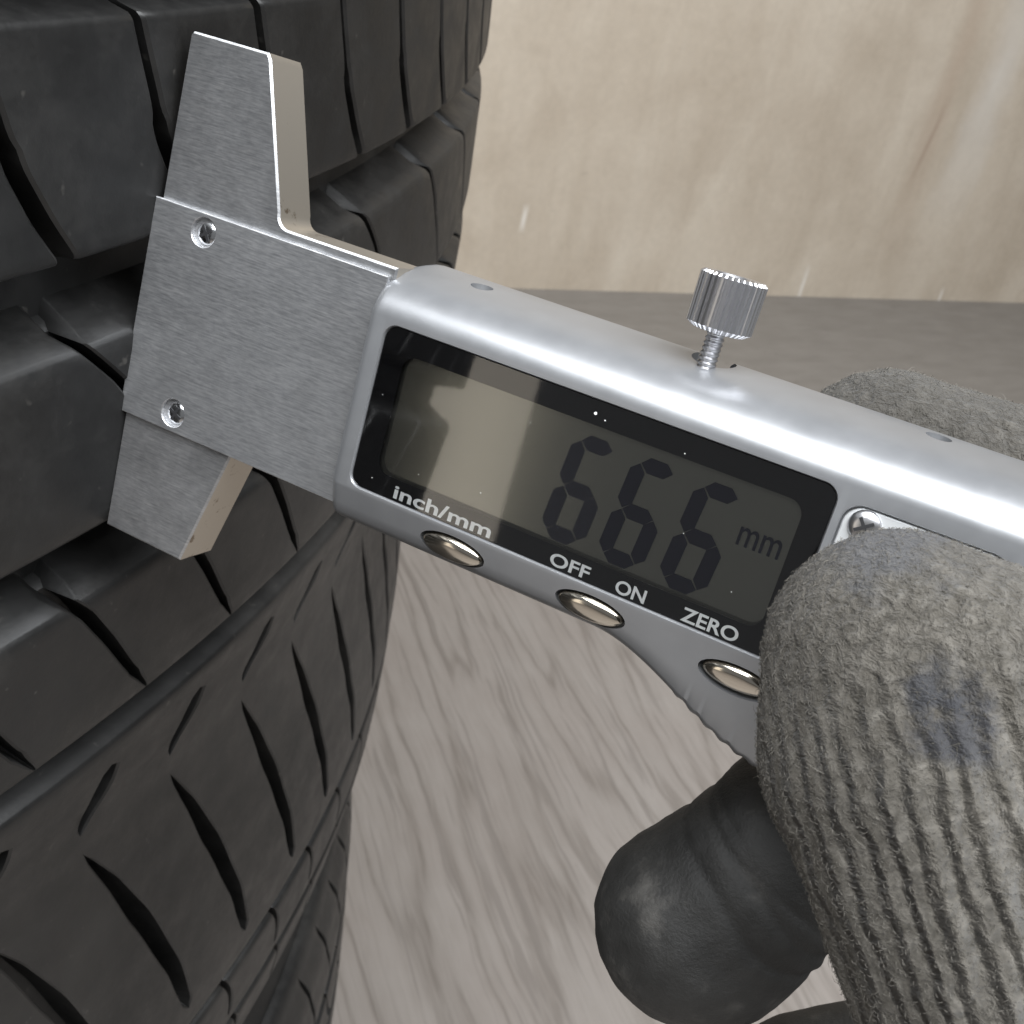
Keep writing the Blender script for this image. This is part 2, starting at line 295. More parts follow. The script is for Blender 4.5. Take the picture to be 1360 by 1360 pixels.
# ------------------------------------------------------------------ setting: floor and wall
def build_setting():
    vs = [(-4.0, -4.0, 0), (4.0, -4.0, 0), (4.0, 4.0, 0), (-4.0, 4.0, 0)]
    o = obj('floor', mesh('floor', vs, [(0, 1, 2, 3)], 1.0), 'floor'); o['kind'] = 'structure'
    ang = math.atan2(0.7631, 0.6463); p0 = Vector((-293, 1954, 0))*U
    vs = []
    for x, y in ((-1.2, 0), (2.6, 0), (2.6, 0.03), (-1.2, 0.03)): vs += [(x, y, -0.01), (x, y, 1.9)]
    fs = [(0, 2, 3, 1), (2, 4, 5, 3), (4, 6, 7, 5), (6, 0, 1, 7), (1, 3, 5, 7), (0, 6, 4, 2)]
    me = mesh('wall', vs, fs, 1.0); fix_normals(me); o = obj('wall', me, 'wall'); o['kind'] = 'structure'
    o.location = p0; o.rotation_euler = (0, 0, ang)
    me = mesh('floor_border', [(-1.2, -0.45, 0.004), (2.6, -0.45, 0.004), (2.6, 0.0, 0.004), (-1.2, 0.0, 0.004), (-1.2, -0.45, -0.01), (2.6, -0.45, -0.01)], [(0, 1, 2, 3), (4, 5, 1, 0)], 1.0)
    o = obj('floor_border', me, 'border'); o['kind'] = 'structure'; o.location = p0; o.rotation_euler = (0, 0, ang)
build_setting()

# ------------------------------------------------------------------ tyre
PROF = [(110, 452), (94, 466), (78, 472), (60, 474.5), (37, 475.5), (7, 477.2), (-5, 477.7), (-36, 478.5), (-48, 478.6), (-70, 478.2), (-80, 477.4), (-88, 475.6),
        (-100, 473.0), (-110, 471.0), (-120, 470.0), (-130, 470.2), (-145, 471.3), (-165, 473.4), (-185, 475.2), (-200, 475.8), (-210, 475.6), (-222, 475.8), (-240, 475.4), (-258, 473.2), (-275, 469), (-290, 463), (-302, 456)]
def prof(h):
    for (h0, r0), (h1, r1) in zip(PROF, PROF[1:]):
        if h0 >= h >= h1:
            t = (h0-h)/(h0-h1); t = t*t*(3-2*t)*0.5 + t*0.5; return r0+(r1-r0)*t
    return PROF[0][1] if h > 0 else PROF[-1][1]
RREF = 478.6
NP = 112
DPH = 2*math.pi/NP
PIT = RREF*DPH
def interp(tab, x):
    if x >= tab[0][0]: return tab[0][1]
    for (x0, y0), (x1, y1) in zip(tab, tab[1:]):
        if x0 >= x >= x1: return y0+(y1-y0)*(x0-x)/(x0-x1)
    return tab[-1][1]
def smooth_interp(tab, x):
    return (interp(tab, x-1.2)+interp(tab, x)*2+interp(tab, x+1.2))/4
def cyl(s, h, r):                               # s>0 towards the viewer; world y = -w
    ph = s/RREF; return (r*math.cos(ph), -r*math.sin(ph), h+ZF)
def rows_for(h0, h1, step, extra=()):
    hs = [h0, h0-0.3, h0-0.65, h0-1.0]; k = max(2, int((h0-h1-2)/step))
    hs += [h0-1.0-(h0-h1-2.0)*i/k for i in range(1, k)]
    hs += [h1+1.0, h1+0.35, h1]
    return sorted(set(hs+list(extra)), reverse=True)
def rib_mesh(name, h0, h1, slot_s, slot_w, slot_d, depth0, depth1, wall0=2.0, wall1=2.0, pitches=NP, step=2.0, ncell=6, edge=0.9, k0=0, closed=True, sides=(True, True), bulb=1.0):
    """A rib from h0 down to h1: grid that follows the slots; slot_w 0 = no slot at that height."""
    PT = RREF*2*math.pi/pitches; hs = rows_for(h0, h1, step); rows = []
    if sides[0]: rows += [(h0+wall0, h0, 'w', depth0), (h0+wall0*0.25, h0, 'w', depth0*0.35)]
    rows += [(h, h, 't', 0) for h in hs]
    if sides[1]: rows += [(h1-wall1*0.25, h1, 'w', depth1*0.35), (h1-wall1, h1, 'w', depth1)]
    vs = []; nrow = len(rows)
    jit = [random.uniform(-0.9, 0.9) for _ in range(pitches+1)]; jit[pitches] = jit[0]
    def column(k, kind, t):
        for (h, hp, typ, dd) in rows:
            r = prof(hp)
            e = 0.0
            if typ == 't':
                de = min((h0-hp) if sides[0] else 9, (hp-h1) if sides[1] else 9)
                e = edge*max(0, 1-de/1.9)**2
            else: e = edge + dd
            w = max(slot_w(hp), 0.0); d = slot_d(hp) if w > 0.01 else 0.0
            w = max(w, 0.004)
            if typ == 'w' and hp == h0 and w > 0.5: w *= bulb
            c0 = -(k*PT)+slot_s(hp)+(jit[k % pitches]); c1 = -((k+1)*PT)+slot_s(hp)+jit[(k+1) % pitches]
            a = c0 - w/2; b = c1 + w/2; ce = min(0.5, w*0.4)
            rr = r - e
            if kind == 'f0': s = c0 + w*0.22; rr = min(rr, r - (max(d, e) if typ == 't' else max(d, e+(4.0 if w > 0.5 else 0))))
            elif kind == 'f1': s = c0 - w*0.22; rr = min(rr, r - (max(d, e) if typ == 't' else max(d, e+(4.0 if w > 0.5 else 0))))
            elif kind == 'e0': s = a; rr -= min(0.4, w*0.3)
            elif kind == 'e1': s = b; rr -= min(0.4, w*0.3)
            else: s = a-ce + (b+ce-(a-ce))*t
            vs.append(cyl(s, h, rr))
    cols = []
    for k in range(k0, k0+pitches):
        for kind in ('f0', 'f1', 'e0'): column(k, kind, 0)
        for i in range(ncell+1): column(k, 'c', i/ncell)
        column(k, 'e1', 0)
    ncol = len(vs)//nrow; fs = []
    rng = range(ncol) if closed else range(ncol-1)
    for c in rng:
        d = (c+1) % ncol
        for r in range(nrow-1): fs.append((c*nrow+r, c*nrow+r+1, d*nrow+r+1, d*nrow+r))
    me = mesh(name, vs, fs)
    bm = bmesh.new(); bm.from_mesh(me); bmesh.ops.remove_doubles(bm, verts=bm.verts, dist=0.012*U); bmesh.ops.recalc_face_normals(bm, faces=bm.faces); bm.to_mesh(me); bm.free()
    return me
def revolve(name, prof_pts, seg=336):
    vs = []; k = len(prof_pts); fs = []
    for i in range(seg):
        ph = 2*math.pi*i/seg
        for h, r in prof_pts: vs.append((r*math.cos(ph), -r*math.sin(ph), h+ZF))
    for i in range(seg):
        j = (i+1) % seg
        for q in range(k-1): fs.append((i*k+q, i*k+q+1, j*k+q+1, j*k+q))
    me = mesh(name, vs, fs); fix_normals(me); return me
def shift_down(o, z): o.location.z += z
def build_tyre():
    t = bpy.data.objects.new('tyre', None); col.objects.link(t); t.location = (0, 0, (ZF-327)*U)
    tag(t, 'black tyre lying flat with the steel gauge jaws pressed on its tread', 'tyre')
    off = Vector((0, 0, -(ZF-327)*U))
    def part(name, me, smooth=38):
        o = obj(name, me, 'rubber', t, smooth); o.location = off; return o
    # rib A: separate blocks, one mesh turned round the axis
    sA = [(40, 3.9), (27, 0.0), (20.6, -1.6), (13.6, -5.2), (7, -9.6)]
    wA = [(40, 1.6), (24.5, 1.8), (23.5, 3.0), (14, 3.4), (7, 3.2)]
    me = block_mesh('tread_block', 37.2, 7.35, lambda h: smooth_interp(sA, h), lambda h: interp(wA, h), 9.0)
    for p in me.polygons: p.use_smooth = True
    me.set_sharp_from_angle(angle=RAD(38)); me.materials.append(M['rubber'])
    for k in range(NP):
        o = bpy.data.objects.new('tread_block', me); col.objects.link(o); o.parent = t; o.location = off
        o.rotation_euler = (0, 0, k*DPH + random.uniform(-0.0008, 0.0008))
    # rib B
    sB = [(2, 0.0), (-2.6, -8.2), (-12.7, -18.0), (-24, -26), (-36, -33)]
    wB = [(2, 1.9), (-6, 1.9), (-20, 1.7), (-33, 1.0), (-35.5, 0.0)]
    part('tread_rib', rib_mesh('tread_rib', -5.2, -36.0, lambda h: smooth_interp(sB, h), lambda h: interp(wB, h), lambda h: 7.0*min(1, interp(wB, h)/1.5), 9.0, 9.0, 4.0, 2.5, pitches=72, ncell=9, bulb=2.1))
    # rib C
    sC = [(-40, 0.0), (-51.2, -9.7), (-60, -15), (-68.9, -19.8), (-79, -26)]
    wC = [(-47, 2.7), (-60, 2.4), (-71, 2.0), (-71.4, 2.7), (-72.6, 1.5), (-77, 0.7), (-78, 0.0)]
    part('tread_rib', rib_mesh('tread_rib', -47.7, -78.4, lambda h: smooth_interp(sC, h), lambda h: interp(wC, h), lambda h: 7.0*min(1, interp(wC, h)/1.5), 9.0, 6.0, 3.4, 2.5, step=1.2, bulb=1.9))
    # shoulder rib D + E
    sE = [(-86, 4.0), (-97, 0.0), (-110, 5.5), (-115, 6.5), (-121, 3.5), (-135, -3.5), (-155, -11.5), (-180, -20), (-200, -25), (-212, -27)]
    wE = [(-95.5, 0.0), (-96, 3.4), (-101, 5.2), (-106, 4.6), (-109.5, 2.2), (-112, 0), (-119.5, 0), (-123, 1.1), (-135, 3.2), (-152, 5.2), (-175, 4.8), (-190, 4.2), (-199, 3.2), (-202, 0.0)]
    part('shoulder_rib', rib_mesh('shoulder_rib', -87.2, -211.8, lambda h: smooth_interp(sE, h)-21.0, lambda h: interp(wE, h), lambda h: 9.5*min(1, interp(wE, h)/1.8), 6.0, 3.2, 3.2, 1.2, step=1.7, ncell=7))
    # outer shoulder ribs with short curved nicks
    for h0, h1, hn, off_, sl, wd in ((-215.5, -238.0, -234, -10, 0.55, 1.9), (-241.5, -266.0, -260, -18, 0.45, 1.7), (-269.5, -300.0, -284, -6, 0.3, 1.5)):
        wS = [(h0-1, wd), (hn+2, wd*0.7), (hn, 0)]
        part('shoulder_rib', rib_mesh('outer_shoulder_rib', h0, h1, lambda h: off_+(h-h0)*sl+0.02*(h-h0)**2, lambda h: interp(wS, h), lambda h: 3.2*min(1, interp(wS, h)), 3.0, 2.6, 1.0, 0.9, step=1.5))
    # upper shoulder
    wT = [(92, 0), (86, 2.4), (60, 2.4), (47, 1.8)]
    part('shoulder_rib', rib_mesh('upper_shoulder_rib', 98, 48.5, lambda h: (h-48)*0.22, lambda h: interp(wT, h), lambda h: 6.0, 6.0, 9.0, 2.0, 2.5, step=3))
    # groove floors and the sidewalls
    part('tread_base', revolve('tread_base', [(110, 452), (98, 461), (80, 463), (50, 465), (46, 464.8), (40, 464.8), (36, 466), (9, 467.6), (4.6, 468.0), (-2, 468.2), (-6, 468.9), (-34, 469.4), (-38.4, 469.0), (-45, 469.0), (-50, 469.3), (-76, 470.5),
         (-80.2, 470.6), (-84.5, 470.2), (-90, 467), (-100, 462), (-125, 459), (-160, 461), (-200, 465), (-211, 471.9), (-216.5, 472.0), (-222, 470.5), (-237, 472.2), (-242, 471.6), (-250, 468), (-265, 467.5), (-270, 466.0), (-280, 460), (-300, 452), (-306, 450)]))
    for nm, pts in (('sidewall', [(-301, 455.5), (-310, 448), (-318, 438), (-324, 415), (-327, 390), (-326, 370), (-320, 340), (-308, 310), (-295, 296), (-288, 290), (-280, 290), (-276, 300), (-280, 330), (-290, 370), (-292, 410), (-280, 440), (-240, 447)]),
                    ('sidewall', [(109, 452.5), (108, 440), (110, 415), (110, 390), (109, 370), (103, 340), (91, 310), (78, 296), (71, 290), (63, 290), (59, 300), (63, 330), (73, 370), (75, 410), (63, 440), (30, 447)])):
        part(nm, revolve(nm, pts, 224), 50)
    part('inner_liner', revolve('inner_liner', [(-240, 447), (-120, 452), (-40, 452), (30, 447)], 224), 50)
    return t
def block_mesh(name, h0, h1, slot_s, slot_w, depth):
    hs = rows_for(h0, h1, 1.3); rows = [(h0+2.2, h0, depth), (h0+0.5, h0, depth*0.3)] + [(h, h, 0) for h in hs] + [(h1-0.6, h1, depth*0.3), (h1-2.4, h1, depth)]
    vs = []; n = len(rows); nc = 8; c = 0
    def col_(kind, t):
        for h, hp, dd in rows:
            r = prof(hp); de = min(h0-hp, hp-h1); e = 0.6*max(0, 1-de)**2 if dd == 0 else 0.6+dd
            w = slot_w(hp); s0 = slot_s(hp)-w/2; s1 = slot_s(hp)-PIT+w/2
            if kind == 'b0': s = s0+0.25; rr = r-max(e, depth)
            elif kind == 'b1': s = s1-0.25; rr = r-max(e, depth)
            elif kind == 'e0': s = s0; rr = r-e-0.45
            elif kind == 'e1': s = s1; rr = r-e-0.45
            else: s = (s0-0.55)+((s1+0.55)-(s0-0.55))*t; rr = r-e
            vs.append(cyl(s, h, rr))
    col_('b0', 0); col_('e0', 0)
    for i in range(nc+1): col_('c', i/nc)
    col_('e1', 0); col_('b1', 0)
    ncol = nc+5; fs = []
    for c in range(ncol-1):
        for r in range(n-1): fs.append((c*n+r, c*n+r+1, (c+1)*n+r+1, (c+1)*n+r))
    me = mesh(name, vs, fs); fix_normals(me); return me
tyre = build_tyre()
def copy_tree(o, parent=None):
    c = o.copy(); col.objects.link(c); c.parent = parent
    for ch in o.children: copy_tree(ch, c)
    return c
under = copy_tree(tyre); under.location.z = 0.0; under.rotation_euler.z = 0.3
tag(under, 'lower black tyre of the stack, lying flat on the wood print floor', 'tyre')

# ------------------------------------------------------------------ gauge
def bool_cut(o, cutters):
    for c in cutters: c.parent = o.parent
    for c in cutters:
        m = o.modifiers.new('cut', 'BOOLEAN'); m.operation = 'DIFFERENCE'; m.solver = 'EXACT'; m.object = c
    dg = bpy.context.evaluated_depsgraph_get(); me = bpy.data.meshes.new_from_object(o.evaluated_get(dg))
    o.modifiers.clear(); old = o.data; o.data = me; bpy.data.meshes.remove(old)
    for c in cutters:
        d = c.data; bpy.data.objects.remove(c); bpy.data.meshes.remove(d)
def cutter(rings):
    me = loft('cut', rings); o = bpy.data.objects.new('cut', me); col.objects.link(o); return o
def ellipse(cx, cy, ax, ay, n=32): return [(cx+ax*math.cos(2*math.pi*i/n), cy+ay*math.sin(2*math.pi*i/n)) for i in range(n)]
def text_mesh(name, s, x0, x1, y0, y1, z, bold=0.0):
    cu = bpy.data.curves.new('t', 'FONT'); cu.body = s; cu.offset = bold; cu.resolution_u = 6
    o = bpy.data.objects.new('t', cu); col.objects.link(o)
    dg = bpy.context.evaluated_depsgraph_get(); me = bpy.data.meshes.new_from_object(o.evaluated_get(dg)); bpy.data.objects.remove(o)
    me.name = name
    xs = [v.co.x for v in me.vertices]; ys = [v.co.y for v in me.vertices]
    for v in me.vertices:
        v.co = Vector((x0+(v.co.x-min(xs))/(max(xs)-min(xs))*(x1-x0), y0+(v.co.y-min(ys))/(max(ys)-min(ys))*(y1-y0), z))*U
    me.materials.clear(); return me
def knob_mesh(name, r, h0, h1, teeth, depth, cx, cz, ch):
    rings = []
    def ring(y, rr, d):
        out = []
        for i in range(teeth):
            for f, q in ((-0.42, rr-d), (-0.18, rr), (0.18, rr), (0.42, rr-d)):
                t = 2*math.pi*(i+f)/teeth; out.append((cx+q*math.cos(t), y, cz+q*math.sin(t)))
        return out
    rings = [ring(h0, r-ch*1.6, 0), ring(h0+ch, r-depth*0.2, depth), ring(h1-ch*0.6, r, depth), ring(h1, r-ch*0.8, depth*0.3), ring(h1-0.05, r-ch*0.8-1.2, 0), ring(h1-0.35, r-ch*0.8-1.5, 0)]
    return loft(name, rings)
def tube_y(name, prof_, cx, cz, n=20):
    rings = [[(cx+0.7*r*math.cos(2*math.pi*i/n), y, cz+r*math.sin(2*math.pi*i/n)) for i in range(n)] for y, r in prof_]
    return loft(name, rings)
def screw_parts(parent, x, y, z, r, head_m, slot_m='dark_hole'):
    n = 24; rings = [[(x+rr*math.cos(2*math.pi*i/n), y+rr*math.sin(2*math.pi*i/n), z+zz) for i in range(n)] for rr, zz in ((r, -0.9), (r, 0.0), (r*0.9, 0.14), (r*0.5, 0.30), (r*0.1, 0.36))]
    s = obj('screw', loft('screw', rings), head_m, parent, 35)
    vs = []; fs = []
    a, b = r*0.70, r*0.13
    cr = [(b, b), (b, a), (-b, a), (-b, b), (-a, b), (-a, -b), (-b, -b), (-b, -a), (b, -a), (b, -b), (a, -b), (a, b)]; th = random.uniform(0.2, 1.3)
    pts = [(x+p*math.cos(th)-q*math.sin(th), y+p*math.sin(th)+q*math.cos(th)) for p, q in cr]
    obj('cross_slot', slab('cross_slot', pts, z+0.1, z+0.385), slot_m, s)
def build_gauge():
    g = bpy.data.objects.new('digital_tread_gauge', None); col.objects.link(g); g.matrix_world = GM
    tag(g, 'silver digital depth gauge with steel jaws and LCD window, held against the tyre tread', 'tread gauge')
    # T shaped steel jaws behind the cover plate
    arc = []
    for i in range(7):
        t = RAD(180+90*i/6); arc.append((-19.6+1.9*math.cos(t), 8.7+1.9*math.sin(t)))
    out = [(-41.2, 27.6), (-41.2, -45.0), (-26.6, -45.2), (-21.2, -26.0), (-14, -25.9), (-2, -25.9), (-2, 6.8)] + arc[::-1] + [(-27.6, 27.2), (-28.2, 28.0), (-40.8, 28.1)]
    jaw = obj('steel_jaw', slab('steel_jaw', out, -10.2, -2.85, 0.28), 'ground_steel', g, 30)
    jaw.data.materials.append(M['edge_steel'])
    for p in jaw.data.polygons:
        if abs(p.normal.z) < 0.5: p.material_index = 1
    # cover plate
    pl = slab('cover_plate', [(-41.6, 5.5), (-41.6, -26.3), (-2.6, -26.3), (-2.6, 5.5)], -2.8, -2.0, 0.10)
    plo = obj('cover_plate', pl, 'brushed_steel', g)
    cs = []
    for x, y in ((-32.5, 2.9), (-32.0, -23.5)):
        cs.append(cutter([[(px, py, z) for px, py in ellipse(x, y, r, r, 32)] for z, r in ((-2.72, 2.05), (-2.12, 2.05), (-1.9, 2.25))]))
    bool_cut(plo, cs)
    for x, y in ((-32.5, 2.9), (-32.0, -23.5)): screw_parts(g, x+0.18, y-0.1, -2.62, 1.62, 'chrome')
    # housing
    def belly(x):
        if x < 37: b = 0
        elif x < 64: t = (x-37)/27; b = 8.6*(t*t*(3-2*t))
        elif x < 78: b = 8.6
        else: b = 8.6*max(0, 1-((x-78)/16))**0.7
        return b
    def section(x):
        e = 0.0; dz = 0.0
        dl = x+3.0
        if dl < 1.2: e = 0.9*(1-math.sqrt(max(0, 1-((1.2-dl)/1.2)**2))); dz = e
        dr = 96-x
        if dr < 3: e = 2.2*(1-math.sqrt(max(0, 1-((3-dr)/3)**2))); dz = e
        b = belly(x); sr = 0.16*math.sin((x-49.5)*2*math.pi/2.3) if x > 49.5 else 0.0
        top = [(0.9, 0), (1.7, -0.12), (2.6, -0.5), (3.6, -1.15), (4.6, -2.1), (5.5, -3.4), (6.2, -5.0), (6.7, -6.8), (7.1, -9.0), (7.35, -11.5), (7.5, -14.0), (7.4, -15.6), (6.9, -16.2)]
        s = [(y-e*0.6, z-dz*max(0, 1+z/9)) for y, z in top]
        low = [(-28.0-b-sr, -15.5), (-28.3-b-sr, -14.5), (-28.3-b-sr, -4.2), (-28.1-b-sr, -3.2), (-27.6-b-sr*0.6, -2.4), (-26.9-b*0.98, -1.75), (-25.5-b*0.6, -1.1), (-24.0-b*0.25, -0.55), (-22.9, -0.12), (-22.5, 0.0)]
        s += [(-10, -16.2)] + [(y+e*0.6, z-dz*max(0, 1+z/9)) for y, z in low] + [(-11, -dz)]
        return [(x, y, z) for y, z in s]
    xs = [-3.0, -2.9, -2.7, -2.4, -2.1, -1.8, -1.2, -0.4]; x = 0.4
    while x < 93: xs.append(x); x += 0.42 if x > 36 else 1.2
    xs += [93.5, 94.2, 95, 95.6, 96]
    h = obj('housing', loft('housing', [section(x) for x in xs]), 'silver', g)
    cs = []
    wr = rrect(-0.1, 60.1, -22.1, 0.1, 1.8); wr2 = rrect(-0.45, 60.45, -22.45, 0.45, 2.1)
    cs.append(cutter([[(x, y, -1.6) for x, y in wr], [(x, y, -0.35) for x, y in wr], [(x, y, 0.3) for x, y in wr2]]))
    br = rrect(61.2, 79.6, -24, -0.9, 2.4); br2 = rrect(60.9, 79.9, -24.3, -0.6, 2.7)
    cs.append(cutter([[(x, y, -0.8) for x, y in br], [(x, y, -0.2) for x, y in br], [(x, y, 0.3) for x, y in br2]]))
    bt = []
    for bx, by in ((16.5, -25.35), (36.7, -25.35), (56.6, -26.2)):
        cs.append(cutter([[(px, py, z) for px, py in ellipse(bx, by, 4.9, 2.02, 40)] for z in (-3.2, 1.0)])); bt.append((bx, by))
    for hx, hz in ((7.2, -9.5), (67.4, -12.0)):
        cs.append(cutter([[(hx+1.55*math.cos(2*math.pi*i/24), y, hz+1.55*math.sin(2*math.pi*i/24)) for i in range(24)] for y in (4.2, 9.5)]))
    cs.append(cutter([[(39.2+2.8*math.cos(2*math.pi*i/24), y, -12.6+2.8*math.sin(2*math.pi*i/24)*1.5) for i in range(24)] for y in (5.0, 9.5)]))
    bool_cut(h, cs)
    for p in h.data.polygons: p.use_smooth = True
    h.data.set_sharp_from_angle(angle=RAD(32))
    for hx, hz in ((7.2, -9.5), (67.4, -12.0)):
        obj('housing_hole', tube_y('housing_hole', [(3.9, 1.52), (6.55 if hx < 20 else 6.8, 1.52)], hx, hz), 'dark_hole', g)
    # window: LCD, digits, printed mask, glass
    obj('lcd_panel', slab('lcd_panel', rrect(1.5, 58.5, -20.6, -1.4, 0.5, 2), -1.58, -1.25), 'lcd', g)
    outer = rrect(-0.05, 60.05, -22.05, 0.05, 1.75); inner = rrect(3.3, 57.1, -19.15, -3.0, 1.9); k = len(outer)
    vs = [(x, y, -0.45) for x, y in outer] + [(x, y, -0.45) for x, y in inner] + [(x, y, -0.62) for x, y in outer] + [(x, y, -0.62) for x, y in inner]
    fs = []
    for i in range(k):
        j = (i+1) % k; fs += [(i, j, k+j, k+i), (2*k+i, 3*k+i, 3*k+j, 2*k+j), (k+i, k+j, 3*k+j, 3*k+i), (i, 2*k+i, 2*k+j, j)]
    me = mesh('window_mask', vs, fs); fix_normals(me); obj('window_mask', me, 'black_mask', g)
    def seg_poly(a, b, w):
        a = Vector(a); b = Vector(b); d = (b-a).normalized(); nn = Vector((-d.y, d.x)); hw = w/2
        return [a, a+d*hw+nn*hw, b-d*hw+nn*hw, b, b-d*hw-nn*hw, a+d*hw-nn*hw]
    for di, (dx, m) in enumerate(((27.3, 'segment_faint'), (35.3, 'segment'), (43.5, 'segment'))):
        wd, ht, y0, sl = 4.3, 12.3, -17.8, 0.09
        Q = lambda u, v: (dx+0.75+u*wd+sl*v*ht, y0+v*ht)
        gp = 0.0; vs = []; fs = []
        segs = [((0, 1), (1, 1)), ((0, 1), (0, .5)), ((0, .5), (1, .5)), ((0, .5), (0, 0)), ((1, .5), (1, 0)), ((0, 0), (1, 0))]
        for (a, b) in segs:
            A = Vector(Q(*a)); Bv = Vector(Q(*b)); d = (Bv-A).normalized()*0.09
            pl_ = seg_poly(A+d, Bv-d, 1.95); o_ = len(vs)
            vs += [(p.x, p.y, -1.16) for p in pl_]; fs.append(tuple(range(o_, o_+6)))
        me = mesh('lcd_digit', vs, fs); fix_normals(me); obj('lcd_digit', me, m, g)
    obj('lcd_unit', text_mesh('lcd_unit', 'mm', 51.0, 56.2, -10.6, -8.3, -1.16, 0.006), 'segment', g)
    for s, x0, x1, y0, y1 in (('inch/mm', 6.6, 21.4, -21.75, -19.85), ('OFF', 30.0, 35.5, -21.75, -20.0), ('ON', 39.1, 43.1, -21.8, -20.0), ('ZERO', 47.9, 55.1, -21.8, -19.95)):
        obj('printed_lettering', text_mesh('printed_lettering', s, x0, x1, y0, y1, -0.42, 0.022), 'white_ink', g)
    obj('window_glass', slab('window_glass', rrect(0.0, 60.0, -22.0, 0.0, 1.7), -0.32, -0.30), 'glass', g)
    # lamp glints painted as white dots on the glass, with dust specks
    vs = []; fs = []
    for x, y, r in ((30.2, -1.6, 0.34), (31.6, -2.0, 0.16), (42.1, -2.4, 0.14), (22.5, -5.5, 0.10), (3.0, -20.2, 0.13), (18.6, -16.4, 0.12), (45.0, -11.5, 0.09), (1.6, -9.0, 0.10), (52.6, -16.0, 0.10), (9.5, -17.3, 0.09)):
        o_ = len(vs); vs += [(x+0.7*r*math.cos(t*math.pi/3)*random.uniform(0.7, 1.1), y+0.7*r*math.sin(t*math.pi/3)*random.uniform(0.7, 1.1), -0.292) for t in range(6)]; fs.append(tuple(range(o_, o_+6)))
    dm = obj('glass_glints_and_dust', mesh('glass_glints_and_dust', vs, fs), 'white_ink', g); dm['kind'] = 'stuff'
    # buttons
    for bx, by in bt:
        n = 40; rings = []
        for f, zz in ((1, -3.0), (1, -0.95), (0.99, -0.55), (0.93, -0.12), (0.80, 0.18), (0.60, 0.40), (0.35, 0.52), (0.08, 0.56)):
            rings.append([(px, py, zz-(-22.9-py)*0.26 if True else zz) for px, py in [(bx+4.55*f*math.cos(2*math.pi*i/n), by+1.72*f*math.sin(2*math.pi*i/n)) for i in range(n)]])
        obj('push_button', loft('push_button', rings), 'gold_chrome', g, 50)
    # battery cover and its screw
    bc = obj('battery_cover', slab('battery_cover', rrect(61.45, 79.35, -23.7, -1.15, 2.2), -0.78, -0.28, 0.12), 'bright_steel', g)
    n = 24
    sc_ = obj('cover_screw', loft('cover_screw', [[(63.9+r*math.cos(2*math.pi*i/n), -3.0+r*math.sin(2*math.pi*i/n), z) for i in range(n)] for r, z in ((1.85, -0.28), (1.85, -0.05), (1.6, 0.22), (1.0, 0.42), (0.2, 0.48))]), 'zinc', bc, 45)
    cr = [(0.2, 0.2), (0.2, 1.15), (-0.2, 1.15), (-0.2, 0.2), (-1.15, 0.2), (-1.15, -0.2), (-0.2, -0.2), (-0.2, -1.15), (0.2, -1.15), (0.2, -0.2), (1.15, -0.2), (1.15, 0.2)]
    obj('screw_cross', slab('screw_cross', [(63.9+x*0.8-y*0.6, -3.0+x*0.6+y*0.8) for x, y in cr], 0.1, 0.50), 'dark_hole', bc)
    # lock screw
    ls = obj('lock_screw_knob', knob_mesh('lock_screw_knob', 4.15, 11.3, 18.1, 34, 0.30, 39.3, -8.6, 0.55), 'zinc', g, 28)
    th = []; y = 4.5
    while y < 11.4: th += [(y, 1.45), (y+0.25, 1.68), (y+0.38, 1.68)]; y += 0.62
    obj('screw_thread', tube_y('screw_thread', th, 39.3, -8.6, 24), 'zinc', ls, 30)
    return g
gauge = build_gauge()

